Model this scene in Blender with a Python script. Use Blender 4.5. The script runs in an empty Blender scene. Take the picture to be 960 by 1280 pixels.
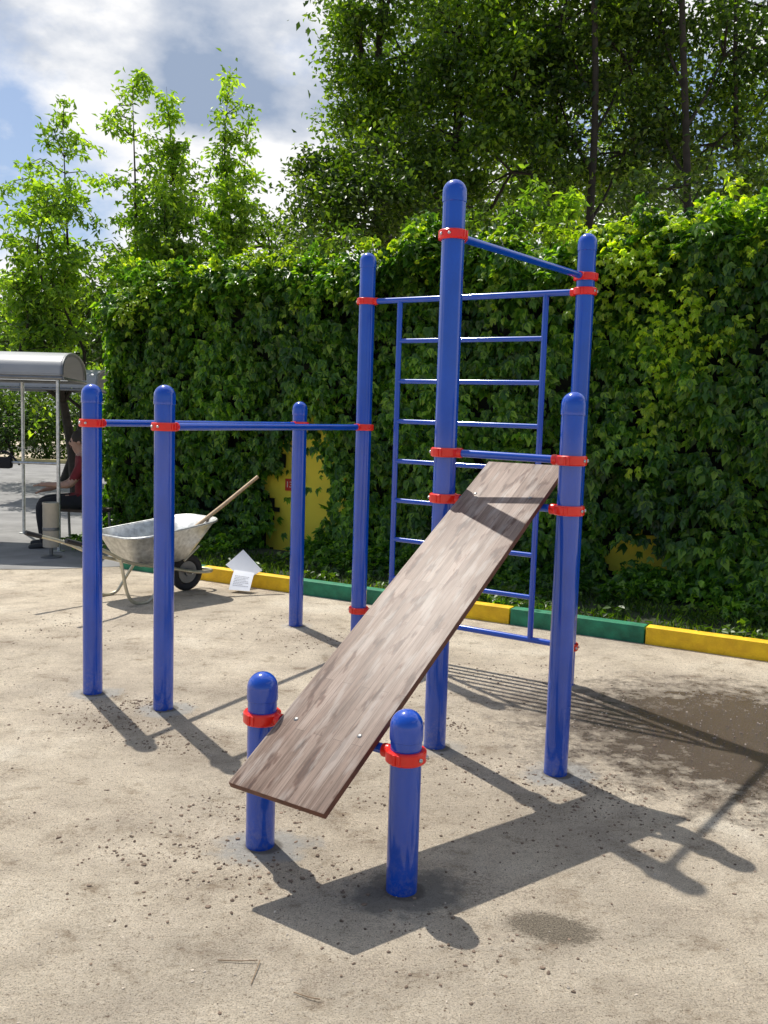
import bpy, bmesh, math, random
import numpy as np
from mathutils import Vector, Matrix
random.seed(7); rng=np.random.default_rng(11)
C=bpy.context.scene.collection
scn=bpy.context.scene
# ------------------------------------------------------------ camera
FPX=1125.0; CX,CY=480.0,640.0
p=math.atan(115/FPX); r=0.030; H=1.6
F=Vector((0,math.cos(p),-math.sin(p))); U0=Vector((0,math.sin(p),math.cos(p))); R0=Vector((1,0,0))
R=R0*math.cos(r)+U0*math.sin(r); U=-R0*math.sin(r)+U0*math.cos(r)
cam=bpy.data.cameras.new('camera'); co=bpy.data.objects.new('camera',cam); C.objects.link(co)
cam.sensor_fit='VERTICAL'; cam.sensor_height=36; cam.lens=36*FPX/1280; cam.clip_end=2000
m=Matrix.Identity(4)
for i in range(3): m[i][0]=R[i]; m[i][1]=U[i]; m[i][2]=-F[i]
m[2][3]=H; co.matrix_world=m
scn.camera=co
def ray(px,py): return F+R*((px-CX)/FPX)+U*((CY-py)/FPX)
def G(px,py,z=0.0):
    v=ray(px,py); t=(z-H)/v.z; return Vector((0,0,H))+v*t
def AT(px,py,Y):
    v=ray(px,py); return Vector((0,0,H))+v*(Y/v.y)
# ------------------------------------------------------------ materials
def newmat(name):
    mt=bpy.data.materials.new(name); mt.use_nodes=True
    nt=mt.node_tree; b=nt.nodes['Principled BSDF']; return mt,nt,b
def N(nt,t,**k):
    n=nt.nodes.new(t)
    for a,v in k.items():
        if a in n.inputs: n.inputs[a].default_value=v
        else: setattr(n,a,v)
    return n
def ramp(nt,fac,stops):
    n=nt.nodes.new('ShaderNodeValToRGB'); e=n.color_ramp.elements
    while len(e)<len(stops): e.new(.5)
    for i,(q,c) in enumerate(stops): e[i].position=q; e[i].color=(*c,1) if len(c)==3 else c
    nt.links.new(fac,n.inputs[0]); return n.outputs[0]
def mixc(nt,f,a,b,mode='MIX'):
    n=nt.nodes.new('ShaderNodeMix'); n.data_type='RGBA'; n.blend_type=mode
    for s,v in ((n.inputs[0],f),(n.inputs[6],a),(n.inputs[7],b)):
        if hasattr(v,'is_output') : nt.links.new(v,s)
        else: s.default_value=v if not isinstance(v,tuple) else (*v,1) if len(v)==3 else v
    return n.outputs[2]
def mth(nt,op,a,b=None,c=None,clamp=False):
    n=nt.nodes.new('ShaderNodeMath'); n.operation=op; n.use_clamp=clamp
    for i,v in enumerate((a,b,c)):
        if v is None: continue
        if hasattr(v,'is_output'): nt.links.new(v,n.inputs[i])
        else: n.inputs[i].default_value=v
    return n.outputs[0]
def noise(nt,vec,scale,detail=4,rough=.55):
    n=N(nt,'ShaderNodeTexNoise',Scale=scale,Detail=detail,Roughness=rough)
    if vec is not None: nt.links.new(vec,n.inputs['Vector'])
    return n.outputs['Fac']
def simple(name,col,rough=.5,metal=0,var=.15,scale=12,coat=0,bump=0,bscale=60):
    mt,nt,b=newmat(name)
    pos=N(nt,'ShaderNodeNewGeometry').outputs['Position']
    f=noise(nt,pos,scale)
    c=ramp(nt,f,[(.3,tuple(x*(1-var) for x in col)),(.7,tuple(min(1,x*(1+var)) for x in col))])
    nt.links.new(c,b.inputs['Base Color']); b.inputs['Roughness'].default_value=rough
    b.inputs['Metallic'].default_value=metal; b.inputs['Coat Weight'].default_value=coat
    b.inputs['Coat Roughness'].default_value=.08
    if bump:
        bn=N(nt,'ShaderNodeBump',Strength=bump,Distance=.01); nt.links.new(noise(nt,pos,bscale),bn.inputs['Height'])
        nt.links.new(bn.outputs[0],b.inputs['Normal'])
    return mt
def paint(name,col,rough=.24,coat=.3,spec=.5):
    mt,nt,b=newmat(name)
    pos=N(nt,'ShaderNodeNewGeometry').outputs['Position']
    sep=N(nt,'ShaderNodeSeparateXYZ'); nt.links.new(pos,sep.inputs[0])
    f=noise(nt,pos,6); c=ramp(nt,f,[(.3,tuple(x*.88 for x in col)),(.7,tuple(min(1,x*1.08) for x in col))])
    low=mth(nt,'SUBTRACT',1.0,mth(nt,'MULTIPLY',sep.outputs[2],4.5),clamp=True)
    spl=noise(nt,pos,45,6,.7)
    msk=mth(nt,'MULTIPLY',mth(nt,'POWER',low,1.6),mth(nt,'MULTIPLY',mth(nt,'SUBTRACT',spl,.46),4.0,clamp=True),clamp=True)
    all_=mth(nt,'MULTIPLY',mth(nt,'SUBTRACT',noise(nt,pos,90,8,.75),.69),3.0,clamp=True)
    msk=mth(nt,'MAXIMUM',mth(nt,'MULTIPLY',msk,.4),mth(nt,'MULTIPLY',all_,.12))
    c2=mixc(nt,msk,c,(.30,.28,.25))
    nt.links.new(c2,b.inputs['Base Color'])
    rr=mth(nt,'MULTIPLY_ADD',msk,.5,rough); nt.links.new(rr,b.inputs['Roughness'])
    bn=N(nt,'ShaderNodeBump',Strength=.04,Distance=.002); nt.links.new(noise(nt,pos,60,3),bn.inputs['Height'])
    nt.links.new(bn.outputs[0],b.inputs['Normal'])
    b.inputs['Specular IOR Level'].default_value=spec
    b.inputs['Coat Weight'].default_value=coat; b.inputs['Coat Roughness'].default_value=.11; b.inputs['Coat IOR'].default_value=1.7
    return mt
BLUE=paint('blue_paint',(.0002,.070,.50),.35,.9,.10); RED=paint('red_paint',(.86,.018,.008),.35,.35,.3)
STEEL=simple('steel',(.55,.55,.55),.35,1,.1); BOLT=simple('dull_bolt',(.30,.29,.28),.4,.8,.1)
GALV=simple('galvanised',(.58,.59,.58),.42,.85,.25,25,bump=.1)
DARKMETAL=simple('grey_metal',(.20,.205,.21),.45,.6)
TUBEY=simple('yellowed_tube',(.50,.47,.36),.4,.6)
RUBBER=simple('rubber',(.02,.02,.022),.75,bump=.2)
BLACKCLOTH=simple('black_cloth',(.015,.015,.018),.9)
WOODH=simple('ash_handle',(.52,.36,.21),.6,0,.2,30)
STRAW=simple('dry_straw',(.26,.18,.11),.8,0,.3,60)
PAPER=simple('paper',(.76,.78,.83),.8,0,.03); INK=simple('ink',(.20,.20,.24),.8)
BARK=simple('bark',(.035,.028,.021),.9,0,.45,8,bump=.6,bscale=25)
WALLY=simple('yellow_render',(1.0,.78,.07),.85,0,.06,3,bump=.3,bscale=40)
IVYCORE=simple('ivy_core',(.005,.009,.0035),.9,0,.5,6,bump=.8,bscale=12)  # near-black colour paints the shade between creeper leaves
CANOPY=simple('canopy_sheet',(.32,.33,.34),.4,0,.08,3)
def leafmat(name,dark,mid,light,trans=.4,cl=1.2,gloss=.40,sharp=(.35,.65),tc=(1.85,1.9,.4)):
    mt,nt,b=newmat(name); g=N(nt,'ShaderNodeNewGeometry')
    rnd=g.outputs['Random Per Island']
    c=ramp(nt,rnd,[(0,dark),(.6,mid),(1,light)])
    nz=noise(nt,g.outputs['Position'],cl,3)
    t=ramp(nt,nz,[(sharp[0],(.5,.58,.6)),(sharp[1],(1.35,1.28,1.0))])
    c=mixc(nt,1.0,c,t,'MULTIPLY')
    nt.links.new(c,b.inputs['Base Color']); b.inputs['Roughness'].default_value=gloss
    b.inputs['Specular IOR Level'].default_value=.5
    tr=nt.nodes.new('ShaderNodeBsdfTranslucent')
    ct=mixc(nt,1.0,c,tc,'MULTIPLY'); nt.links.new(ct,tr.inputs[0])
    ms=nt.nodes.new('ShaderNodeMixShader'); ms.inputs[0].default_value=trans
    nt.links.new(b.outputs[0],ms.inputs[1]); nt.links.new(tr.outputs[0],ms.inputs[2])
    nt.links.new(ms.outputs[0],nt.nodes['Material Output'].inputs[0]); return mt
L_IVY=leafmat('ivy_leaf',(.032,.10,.018),(.098,.235,.03),(.29,.47,.055),.48,1.0,.34)
L_VINE=leafmat('young_sunlit_vine',(.22,.35,.03),(.35,.48,.045),(.50,.56,.06),.5)  # young growth; the pale colour also paints leaves caught by the sun
L_BIG=leafmat('poplar_leaf',(.024,.053,.010),(.058,.115,.018),(.18,.27,.03),.45,.7)
L_BIG2=leafmat('linden_leaf',(.038,.085,.014),(.09,.175,.022),(.26,.38,.035),.5,.8)
L_MAPLE=leafmat('maple_leaf',(.10,.20,.035),(.21,.35,.05),(.36,.49,.075),.55,.9)
L_FAR=leafmat('far_leaf',(.04,.08,.025),(.08,.15,.035),(.14,.22,.05),.4,.4)
L_GRASS=leafmat('grass_blade',(.04,.09,.015),(.08,.16,.02),(.15,.23,.035),.4,2)
# ------------------------------------------------------------ mesh helpers
def finish(name,bm,mat,parent=None,local=False,smooth=True,ang=40):
    me=bpy.data.meshes.new(name); bmesh.ops.recalc_face_normals(bm,faces=bm.faces[:]); bm.to_mesh(me); bm.free()
    return link(name,me,mat,parent,local,smooth,ang)
def link(name,me,mat,parent=None,local=False,smooth=True,ang=40):
    o=bpy.data.objects.new(name,me); C.objects.link(o)
    for q in (mat if isinstance(mat,list) else [mat]): me.materials.append(q)
    if smooth and len(me.polygons)<50000:
        me.polygons.foreach_set('use_smooth',[True]*len(me.polygons))
        try: me.set_sharp_from_angle(angle=math.radians(ang))
        except Exception: pass
    if parent is not None:
        o.parent=parent
        if not local and parent.type=='EMPTY': o.matrix_parent_inverse=Matrix.Translation(-Vector(parent.location))
    return o
def thing(name,loc,label,cat,group=None,rz=0):
    o=bpy.data.objects.new(name,None); C.objects.link(o); o.location=loc; o.rotation_euler=(0,0,rz)
    o.empty_display_size=.1
    return tag(o,label,cat,group)
def tag(o,label=None,cat=None,group=None,kind=None):
    if label: o['label']=label
    if cat: o['category']=cat
    if group: o['group']=group
    if kind: o['kind']=kind
    return o
def tube(bm,pts,rad,seg=14,cap=True):
    pts=[Vector(q) for q in pts]; n=len(pts)
    rads=rad if isinstance(rad,(list,tuple)) else [rad]*n
    rings=[]; prev=None
    for i,q in enumerate(pts):
        d=(pts[min(i+1,n-1)]-pts[max(i-1,0)]).normalized()
        if prev is None:
            a=Vector((0,0,1)) if abs(d.z)<.9 else Vector((1,0,0)); x=d.cross(a).normalized()
        else:
            x=(prev-d*prev.dot(d)); x=x.normalized() if x.length>1e-6 else d.orthogonal().normalized()
        prev=x; y=d.cross(x)
        rings.append([bm.verts.new(q+(x*math.cos(2*math.pi*k/seg)+y*math.sin(2*math.pi*k/seg))*rads[i]) for k in range(seg)])
    for a,b in zip(rings,rings[1:]):
        for k in range(seg): bm.faces.new((a[k],a[(k+1)%seg],b[(k+1)%seg],b[k]))
    if cap: bm.faces.new(rings[0][::-1]); bm.faces.new(rings[-1])
def smoothpts(pts,n=6):
    pts=[Vector(q) for q in pts]; out=[]
    P=[pts[0]*2-pts[1]]+pts+[pts[-1]*2-pts[-2]]
    for i in range(1,len(P)-2):
        for k in range(n):
            t=k/n; a,b,c,d=P[i-1],P[i],P[i+1],P[i+2]
            out.append(.5*((2*b)+(c-a)*t+(2*a-5*b+4*c-d)*t*t+(3*b-a-3*c+d)*t**3))
    out.append(pts[-1]); return out
def lathe(bm,c,prof,seg=32,axis=None,capt=True):
    c=Vector(c); ax=Vector(axis).normalized() if axis is not None else Vector((0,0,1))
    x=ax.orthogonal().normalized() if abs(ax.z)<.999 else Vector((1,0,0)); y=ax.cross(x)
    rings=[]
    for (rr,z) in prof:
        if rr<1e-6: rings.append([bm.verts.new(c+ax*z)])
        else: rings.append([bm.verts.new(c+ax*z+(x*math.cos(2*math.pi*k/seg)+y*math.sin(2*math.pi*k/seg))*rr) for k in range(seg)])
    for a,b in zip(rings,rings[1:]):
        for k in range(seg):
            k2=(k+1)%seg
            if len(a)==1 and len(b)==1: continue
            if len(a)==1: bm.faces.new((a[0],b[k2],b[k]))
            elif len(b)==1: bm.faces.new((a[k],a[k2],b[0]))
            else: bm.faces.new((a[k],a[k2],b[k2],b[k]))
def box(bm,c,sx,sy,sz,X=Vector((1,0,0)),Y=Vector((0,1,0)),Z=Vector((0,0,1)),bev=0):
    c=Vector(c); X=Vector(X);Y=Vector(Y);Z=Vector(Z)
    v=[bm.verts.new(c+X*(a*sx/2)+Y*(b*sy/2)+Z*(d*sz/2)) for a in (-1,1) for b in (-1,1) for d in (-1,1)]
    fs=[bm.faces.new([v[i] for i in q]) for q in ((0,1,3,2),(4,6,7,5),(0,4,5,1),(2,3,7,6),(0,2,6,4),(1,5,7,3))]
    if bev:
        es=list({e for f in fs for e in f.edges}); bmesh.ops.bevel(bm,geom=es,offset=bev,segments=2,affect='EDGES',profile=.6)
# ------------------------------------------------------------ workout complex
P={1:G(116,868),2:G(204,888),3:G(369.5,783),4:G(447,808),5:G(543,936),6:G(706,857),7:G(694,970),8:G(325,1062),9:G(501.5,1119)}
for k in P: P[k]=P[k]+Vector((P[k].x,P[k].y,0)).normalized()*.04
hts={1:1.75,2:1.75,3:1.72,4:2.73,5:2.722,6:2.735,7:1.75,8:.665,9:.635}
work=thing('workout_complex',(P[5].x,P[5].y,0),'blue steel outdoor workout complex with red clamps, wall bars and slanted wooden sit-up board','outdoor gym equipment')
RP=.054
for k,b in P.items():
    h=hts[k]; bm=bmesh.new()
    lathe(bm,b,[(RP,-.05),(RP,.3),(RP,h*.5),(RP,h-.10),(0,h-.10)],48)
    po=finish('post',bm,BLUE,work)
    bm=bmesh.new()
    prof=[(RP+.0005,h-.105),(RP+.003,h-.103),(RP+.0035,h-.09),(RP+.003,h-.06)]
    for i in range(1,9):
        a=i/8*math.pi/2; prof.append((max(0,(RP+.003)*math.cos(a)) if i<8 else 0,h-.058+.058*math.sin(a)))
    lathe(bm,b,prof,48); finish('post_cap',bm,BLUE,po)
def clamp(k,z,toward,seam=0.6):
    b=P[k]; bm=bmesh.new(); hh=.022
    prof=[(RP+.0005,-hh),(RP+.011,-hh),(RP+.016,-hh+.005),(RP+.016,hh-.005),(RP+.011,hh),(RP+.0005,hh)]
    lathe(bm,b+Vector((0,0,z)),prof,44)
    d=Vector((toward.x-b.x,toward.y-b.y,0)).normalized(); s=Vector((-d.y,d.x,0))
    for sg in (-1,1):
        ax=(s*sg)
        for off in (-.009,.009):
            box(bm,b+Vector((0,0,z))+ax*(RP+.011)+d*off,.018,.013,.038,ax,ax.cross(Vector((0,0,1))),Vector((0,0,1)),.004)
    lathe(bm,b+Vector((0,0,z)),[(.024,RP+.01),(.024,RP+.030),(.0225,RP+.034),(0,RP+.034)],20,axis=d)
    o=finish('clamp',bm,RED,work)
    for sg in (-1,1):
        bm=bmesh.new(); ax=s*sg
        lathe(bm,b+Vector((0,0,z))+ax*.022-d*.0655,[(.0075,0),(.0075,.005),(.005,.008),(0,.008)],10,axis=-d)
        finish('bolt',bm,STEEL,o)
def bar(a,b,za,zb,rad,name='bar'):
    A=P[a]+Vector((0,0,za)); B=P[b]+Vector((0,0,zb)); d=(B-A).normalized()
    bm=bmesh.new(); tube(bm,[A+d*(RP+.01),A.lerp(B,.5),B-d*(RP+.01)],rad,24); finish(name,bm,BLUE,work)
    clamp(a,za,B); clamp(b,zb,A)
bar(1,3,1.535,1.545,.020,'parallel_bar'); bar(2,4,1.53,1.545,.020,'parallel_bar')
bar(5,6,2.468,2.480,.019,'pull_up_bar')
bar(5,7,1.455,1.445,.018,'crossbar'); bar(5,7,1.235,1.222,.018,'crossbar')
bar(8,9,.497,.477,.018,'crossbar')
bar(4,6,2.402,2.395,.019,'crossbar'); bar(4,6,.255,.24,.019,'crossbar')
A4=P[4];B6=P[6]; dv=(B6-A4); L=dv.length; dn=dv/L
ra=A4+dn*.265; rb=B6-dn*.245
bm=bmesh.new()
tube(bm,[ra+Vector((0,0,.25)),ra+Vector((0,0,2.40))],.0185,24); lad=finish('wall_bars',bm,BLUE,work)
bm=bmesh.new(); tube(bm,[rb+Vector((0,0,.244)),rb+Vector((0,0,2.395))],.0185,24); finish('rail',bm,BLUE,lad)
for i in range(1,8):
    z=.25+i*(2.40-.25)/8; bm=bmesh.new(); tube(bm,[ra+Vector((0,0,z)),rb+Vector((0,0,z-.006))],.0155,32); finish('rung',bm,BLUE,lad)
mF=(P[8]+P[9])/2; mB=(P[5]+P[7])/2
mF.z=.480;mB.z=1.228
ax=(mB-mF).normalized(); hz=Vector((ax.x,ax.y,0)).normalized(); side=Vector((hz.y,-hz.x,0)); up=side.cross(ax).normalized()
if up.z<0: up=-up
BW,BT=.41,.026
lo=-.280/ax.xy.length; hi=(mB-mF).length+.25/ax.xy.length
cc=mF+ax*((lo+hi)/2)+up*(.018+BT/2+.002); BL=hi-lo
def woodmat():
    mt,nt,b=newmat('laminated_wood'); uv=N(nt,'ShaderNodeUVMap').outputs[0]
    br=nt.nodes.new('ShaderNodeTexBrick'); nt.links.new(uv,br.inputs['Vector'])
    br.offset=.41; br.offset_frequency=2; br.squash=1
    for k,v in (('Scale',1.0),('Mortar Size',.0010),('Mortar Smooth',.4),('Bias',0),('Brick Width',.62),('Row Height',.041)): br.inputs[k].default_value=v
    br.inputs['Color1'].default_value=(0,0,0,1); br.inputs['Color2'].default_value=(1,1,1,1); br.inputs['Mortar'].default_value=(.0,.0,.0,1)
    def mapped(sx,sy,sc,de,ro,rz=0):
        mp=N(nt,'ShaderNodeMapping'); mp.inputs['Scale'].default_value=(sx,sy,1); mp.inputs['Location'].default_value=(rz,rz*.7,0); nt.links.new(uv,mp.inputs[0]); return noise(nt,mp.outputs[0],sc,de,ro)
    gr=mapped(3,80,2.5,9,.74); blot=mapped(3.6,13,1.5,5,.52,1.7); pale=mapped(3,14,1.4,5,.55,5.1); streak=mapped(1.3,40,1.5,7,.7); wide=mapped(1.6,2.5,1.5,5,.6)
    tone=ramp(nt,br.outputs['Color'],[(0,(.190,.126,.094)),(.5,(.232,.162,.124)),(1,(.280,.205,.162))])
    c=mixc(nt,1.0,tone,ramp(nt,gr,[(.30,(.48,.43,.40)),(.5,(1,1,1)),(.70,(1.28,1.28,1.28))]),'MULTIPLY')
    c=mixc(nt,1.0,c,ramp(nt,blot,[(.37,(.38,.27,.23)),(.41,(.62,.50,.45)),(.44,(1,1,1))]),'MULTIPLY')
    c=mixc(nt,.95,c,ramp(nt,streak,[(.36,(.56,.47,.42)),(.5,(1,1,1)),(.66,(1.28,1.28,1.30))]),'MULTIPLY')
    c=mixc(nt,1.0,c,ramp(nt,wide,[(.35,(.76,.70,.66)),(.65,(1.15,1.17,1.20))]),'MULTIPLY')
    pm=ramp(nt,pale,[(.52,(0,0,0)),(.62,(.42,.42,.42))]); c=mixc(nt,pm,c,(.41,.36,.32))
    c=mixc(nt,mth(nt,'MULTIPLY',br.outputs['Fac'],.7),c,(.06,.035,.025))
    nt.links.new(c,b.inputs['Base Color'])
    nt.links.new(mth(nt,'MULTIPLY_ADD',gr,.35,.30),b.inputs['Roughness'])
    b.inputs['Specular IOR Level'].default_value=.38
    bn=N(nt,'ShaderNodeBump',Strength=.5,Distance=.002); nt.links.new(gr,bn.inputs['Height']); nt.links.new(bn.outputs[0],b.inputs['Normal'])
    return mt
WOOD=woodmat(); WEDGE=simple('wood_edge',(.12,.042,.024),.6,0,.3,30)
bm=bmesh.new(); box(bm,cc,BL,BW,BT,ax,side,up,.004)
uvl=bm.loops.layers.uv.new('UVMap')
bm.normal_update()
for f in bm.faces:
    for l in f.loops:
        q=l.vert.co-cc; l[uvl].uv=(q.dot(ax)+3,q.dot(side)+2+(q.dot(up) if abs(f.normal.dot(up))<.5 else 0))
board=finish('sit_up_board',bm,[WOOD,WEDGE],work)
for pl in board.data.polygons:
    if abs(pl.normal.dot(up))<.6: pl.material_index=1
for s in (0,(mB-mF).length):
    for w in (-.14,.14):
        bm=bmesh.new(); q=mF+ax*s+side*w+up*(.018+BT+.002)
        lathe(bm,q,[(.009,-.002),(.009,.001),(.006,.003),(0,.0035)],14,axis=up); finish('bolt',bm,BOLT,board)
# ------------------------------------------------------------ ground
def groundmat():
    mt,nt,b=newmat('packed_sandy_ground'); pos=N(nt,'ShaderNodeNewGeometry').outputs['Position']
    big=noise(nt,pos,.9,8,.66); mid=noise(nt,pos,5,8,.74); fine=noise(nt,pos,48,7,.8); grit=noise(nt,pos,170,5,.8)
    c=ramp(nt,big,[(.34,(.50,.435,.35)),(.46,(.63,.55,.44)),(.56,(.73,.64,.51)),(.68,(.81,.735,.61))])
    c=mixc(nt,.95,c,ramp(nt,mid,[(.33,(.52,.46,.40)),(.45,(.95,.94,.92)),(.72,(1.12,1.11,1.10))]),'MULTIPLY')
    c=mixc(nt,.95,c,ramp(nt,fine,[(.35,(.32,.26,.22)),(.435,(.92,.90,.87)),(.6,(1.08,1.08,1.08)),(.7,(1.2,1.2,1.2))]),'MULTIPLY')
    c=mixc(nt,1.0,c,ramp(nt,grit,[(.38,(.24,.20,.16)),(.44,(.93,.93,.93)),(.64,(1.3,1.3,1.3))]),'MULTIPLY')
    dn_=noise(nt,pos,1.9,8,.74); dsel=mth(nt,'MULTIPLY',mth(nt,'SUBTRACT',dn_,.475),8.0,clamp=True)
    dg_=mth(nt,'MULTIPLY',mth(nt,'SUBTRACT',fine,.485),14.0,clamp=True)
    c=mixc(nt,mth(nt,'MULTIPLY',mth(nt,'MULTIPLY',dsel,dg_),.68),c,(.23,.165,.115))
    def patch(cx,cy,rx,ry,soft,nz,amp,ang=0):
        mp=N(nt,'ShaderNodeMapping'); mp.vector_type='TEXTURE'
        mp.inputs['Location'].default_value=(cx,cy,0); mp.inputs['Rotation'].default_value=(0,0,ang); mp.inputs['Scale'].default_value=(rx,ry,1)
        nt.links.new(pos,mp.inputs[0]); ln=N(nt,'ShaderNodeVectorMath'); ln.operation='LENGTH'
        nt.links.new(mp.outputs[0],ln.inputs[0])
        d=mth(nt,'ADD',ln.outputs['Value'],mth(nt,'MULTIPLY',mth(nt,'SUBTRACT',nz,.5),amp))
        return mth(nt,'MULTIPLY',mth(nt,'SUBTRACT',1.0,d),soft,clamp=True)
    n2=noise(nt,pos,4.5,9,.8); n4=noise(nt,pos,8,9,.8)
    wet=patch(2.20,4.50,1.6,1.25,2.4,n4,2.1,-.3)
    wet2=patch(1.3,4.9,.9,.45,2.0,n2,2.2,-.3)
    mud=patch(.575,2.73,.17,.10,3,fine,1.8,-.3)
    mud2=patch(.2,2.0,.5,.3,.8,n2,3.0,0)
    damp=patch(-1.0,4.3,1.0,.35,1.0,n2,2.6,-.5)
    damp2=patch(.4,3.6,1.2,.5,1.0,n2,3.0,-.4)
    c=mixc(nt,mth(nt,'MULTIPLY',damp,.5),c,(.25,.195,.145))
    c=mixc(nt,mth(nt,'MULTIPLY',damp2,.33),c,(.29,.235,.18))
    c=mixc(nt,mth(nt,'MULTIPLY',wet2,.6),c,(.17,.13,.10))
    c=mixc(nt,mth(nt,'MULTIPLY',mud2,.22),c,(.25,.2,.15))
    c=mixc(nt,mth(nt,'MULTIPLY',mud,.9),c,mixc(nt,ramp(nt,grit,[(.4,(0,0,0)),(.6,(1,1,1))]),(.055,.045,.032),(.34,.28,.20)))
    cem=mixc(nt,fine,(.24,.235,.22),(.60,.59,.56)); cemw=mixc(nt,fine,(.085,.08,.072),(.25,.24,.21))
    n3=noise(nt,pos,9,6,.65)
    for k,rx,ry,wetf,st in ((9,.24,.17,1,.8),(8,.21,.15,0,.8),(7,.21,.16,0,.8),(2,.18,.14,0,.75),(1,.17,.13,0,.7),(5,.16,.14,0,.5),(3,.14,.12,0,.5)):
        pm=patch(P[k].x+.02,P[k].y-.02,rx,ry,3,n3,1.3,.35)
        c=mixc(nt,mth(nt,'MULTIPLY',pm,st),c,cemw if wetf else cem)
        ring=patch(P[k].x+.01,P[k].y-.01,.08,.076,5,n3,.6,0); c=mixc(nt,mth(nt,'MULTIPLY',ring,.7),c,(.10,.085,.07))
    wcol=mixc(nt,ramp(nt,grit,[(.42,(0,0,0)),(.58,(1,1,1))]),(.016,.012,.010),(.23,.17,.13))
    wcol=mixc(nt,ramp(nt,n2,[(.44,(0,0,0)),(.66,(.6,.6,.6))]),wcol,(.075,.055,.043))
    c=mixc(nt,mth(nt,'MULTIPLY',wet,.95),c,wcol)
    nt.links.new(c,b.inputs['Base Color'])
    rg=mth(nt,'SUBTRACT',.92,mth(nt,'MULTIPLY',wet,.72)); nt.links.new(rg,b.inputs['Roughness'])
    h=mth(nt,'ADD',mth(nt,'MULTIPLY',mid,2.0),mth(nt,'ADD',mth(nt,'MULTIPLY',fine,1.3),mth(nt,'MULTIPLY',grit,.8)))
    bn=N(nt,'ShaderNodeBump',Strength=.92,Distance=.015); nt.links.new(h,bn.inputs['Height']); nt.links.new(bn.outputs[0],b.inputs['Normal'])
    return mt
GROUND=groundmat()
def sheet(name,pts,z,mat,kind='structure'):
    bm=bmesh.new(); bm.faces.new([bm.verts.new((x,y,z)) for x,y in pts]); o=finish(name,bm,mat,smooth=False)
    return tag(o,kind=kind)
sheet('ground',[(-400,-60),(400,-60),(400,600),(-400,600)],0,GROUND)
ASPH=simple('asphalt',(.24,.235,.23),.9,0,.25,2,bump=.4,bscale=120)
al=[(-60,8.3),(-4.4,8.75),(-3.4,8.95),(-2.6,9.3),(-2.2,9.7),(-2.6,10.4),(-3.9,12.1),(-3.9,27),(-60,27)]
sheet('asphalt_path',al,.004,ASPH)
def KL(x,off=0): return Vector((x,7.66-.553*x,0))
wd=Vector((1,-.553,0)).normalized(); wn=Vector((-wd.y,wd.x,0))
SEG=.935
KY=simple('kerb_yellow',(.92,.52,.008),.65,0,.22,9,bump=.5); KG=simple('kerb_green',(.02,.20,.10),.65,0,.35,9,bump=.5)
for kk in range(-2,6):
    x0=-.84+SEG*kk; isY=(kk%2!=0)
    a=KL(x0);b_=KL(x0+SEG); mid_=(a+b_)/2+wn*.06; ln=(b_-a).length
    bm=bmesh.new(); box(bm,mid_+Vector((0,0,.03)),ln-.008,.12,.20,wd,wn,Vector((0,0,1)),.014)
    o=finish('kerb_stone',bm,KY if isY else KG)
    wh={-2:'farthest left green kerb stone behind the wheelbarrow',-1:'yellow kerb stone behind the papers and wheelbarrow',0:'green kerb stone behind the thin short blue post',1:'yellow kerb stone partly hidden by the wooden board',2:'green kerb stone right of the wall bars base',3:'yellow kerb stone at the right edge of the photo',4:'green kerb stone just past the right edge stone',5:'last yellow kerb stone past the right edge'}
    tag(o,wh[kk],'kerb',group='painted kerb stones along the planting strip')
GRS=simple('soil_turf',(.03,.04,.016),.95,0,.4,6,bump=.8,bscale=50)
q=[KL(-2.75)+wn*.12,KL(7)+wn*.12,KL(7)+wn*1.9,KL(-4.0)+wn*1.7]
bm=bmesh.new(); fs=bm.faces.new([bm.verts.new((v.x,v.y,.07)) for v in q]); 
vs=[bm.verts.new((v.x,v.y,-.02)) for v in q]
top=[v for v in fs.verts]
for k in range(4): bm.faces.new((top[k],top[(k+1)%4],vs[(k+1)%4],vs[k]))
tag(finish('planting_strip',bm,GRS,smooth=False),kind='structure')
# ------------------------------------------------------------ leaves
def norm(a): return a/np.maximum(np.linalg.norm(a,axis=-1,keepdims=True),1e-9)
def leaflets(Pp,D,S,Nn,Ln,W,fold=.18,droop=.15):
    Ln=Ln[:,None]; W=W[:,None]
    l=Pp+D*Ln*.42+S*W*.5+Nn*Ln*fold*.6; rr=Pp+D*Ln*.42-S*W*.5+Nn*Ln*fold*.6
    t=Pp+D*Ln-Nn*Ln*droop
    return np.stack([Pp,l,t,rr],1)
def leafobj(name,V,mat,parent=None):
    V=np.asarray(V,dtype=np.float32); n=len(V); me=bpy.data.meshes.new(name)
    me.vertices.add(n*4); me.vertices.foreach_set('co',V.reshape(-1))
    idx=np.arange(n)[:,None]*4; tri=np.concatenate([idx+np.array([[0,1,2]]),idx+np.array([[0,2,3]])],1).reshape(-1)
    me.loops.add(n*6); me.loops.foreach_set('vertex_index',tri.astype(np.int32))
    me.polygons.add(n*2); me.polygons.foreach_set('loop_start',(np.arange(n*2)*3).astype(np.int32))
    try: me.polygons.foreach_set('loop_total',np.full(n*2,3,dtype=np.int32))
    except Exception: pass
    me.update(); me.validate()
    o=bpy.data.objects.new(name,me); C.objects.link(o); me.materials.append(mat)
    if parent is not None:
        o.parent=parent; o.matrix_parent_inverse=Matrix.Translation(-Vector(parent.location))
    return o
def rnd(n): return rng.normal(size=(n,3))
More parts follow.
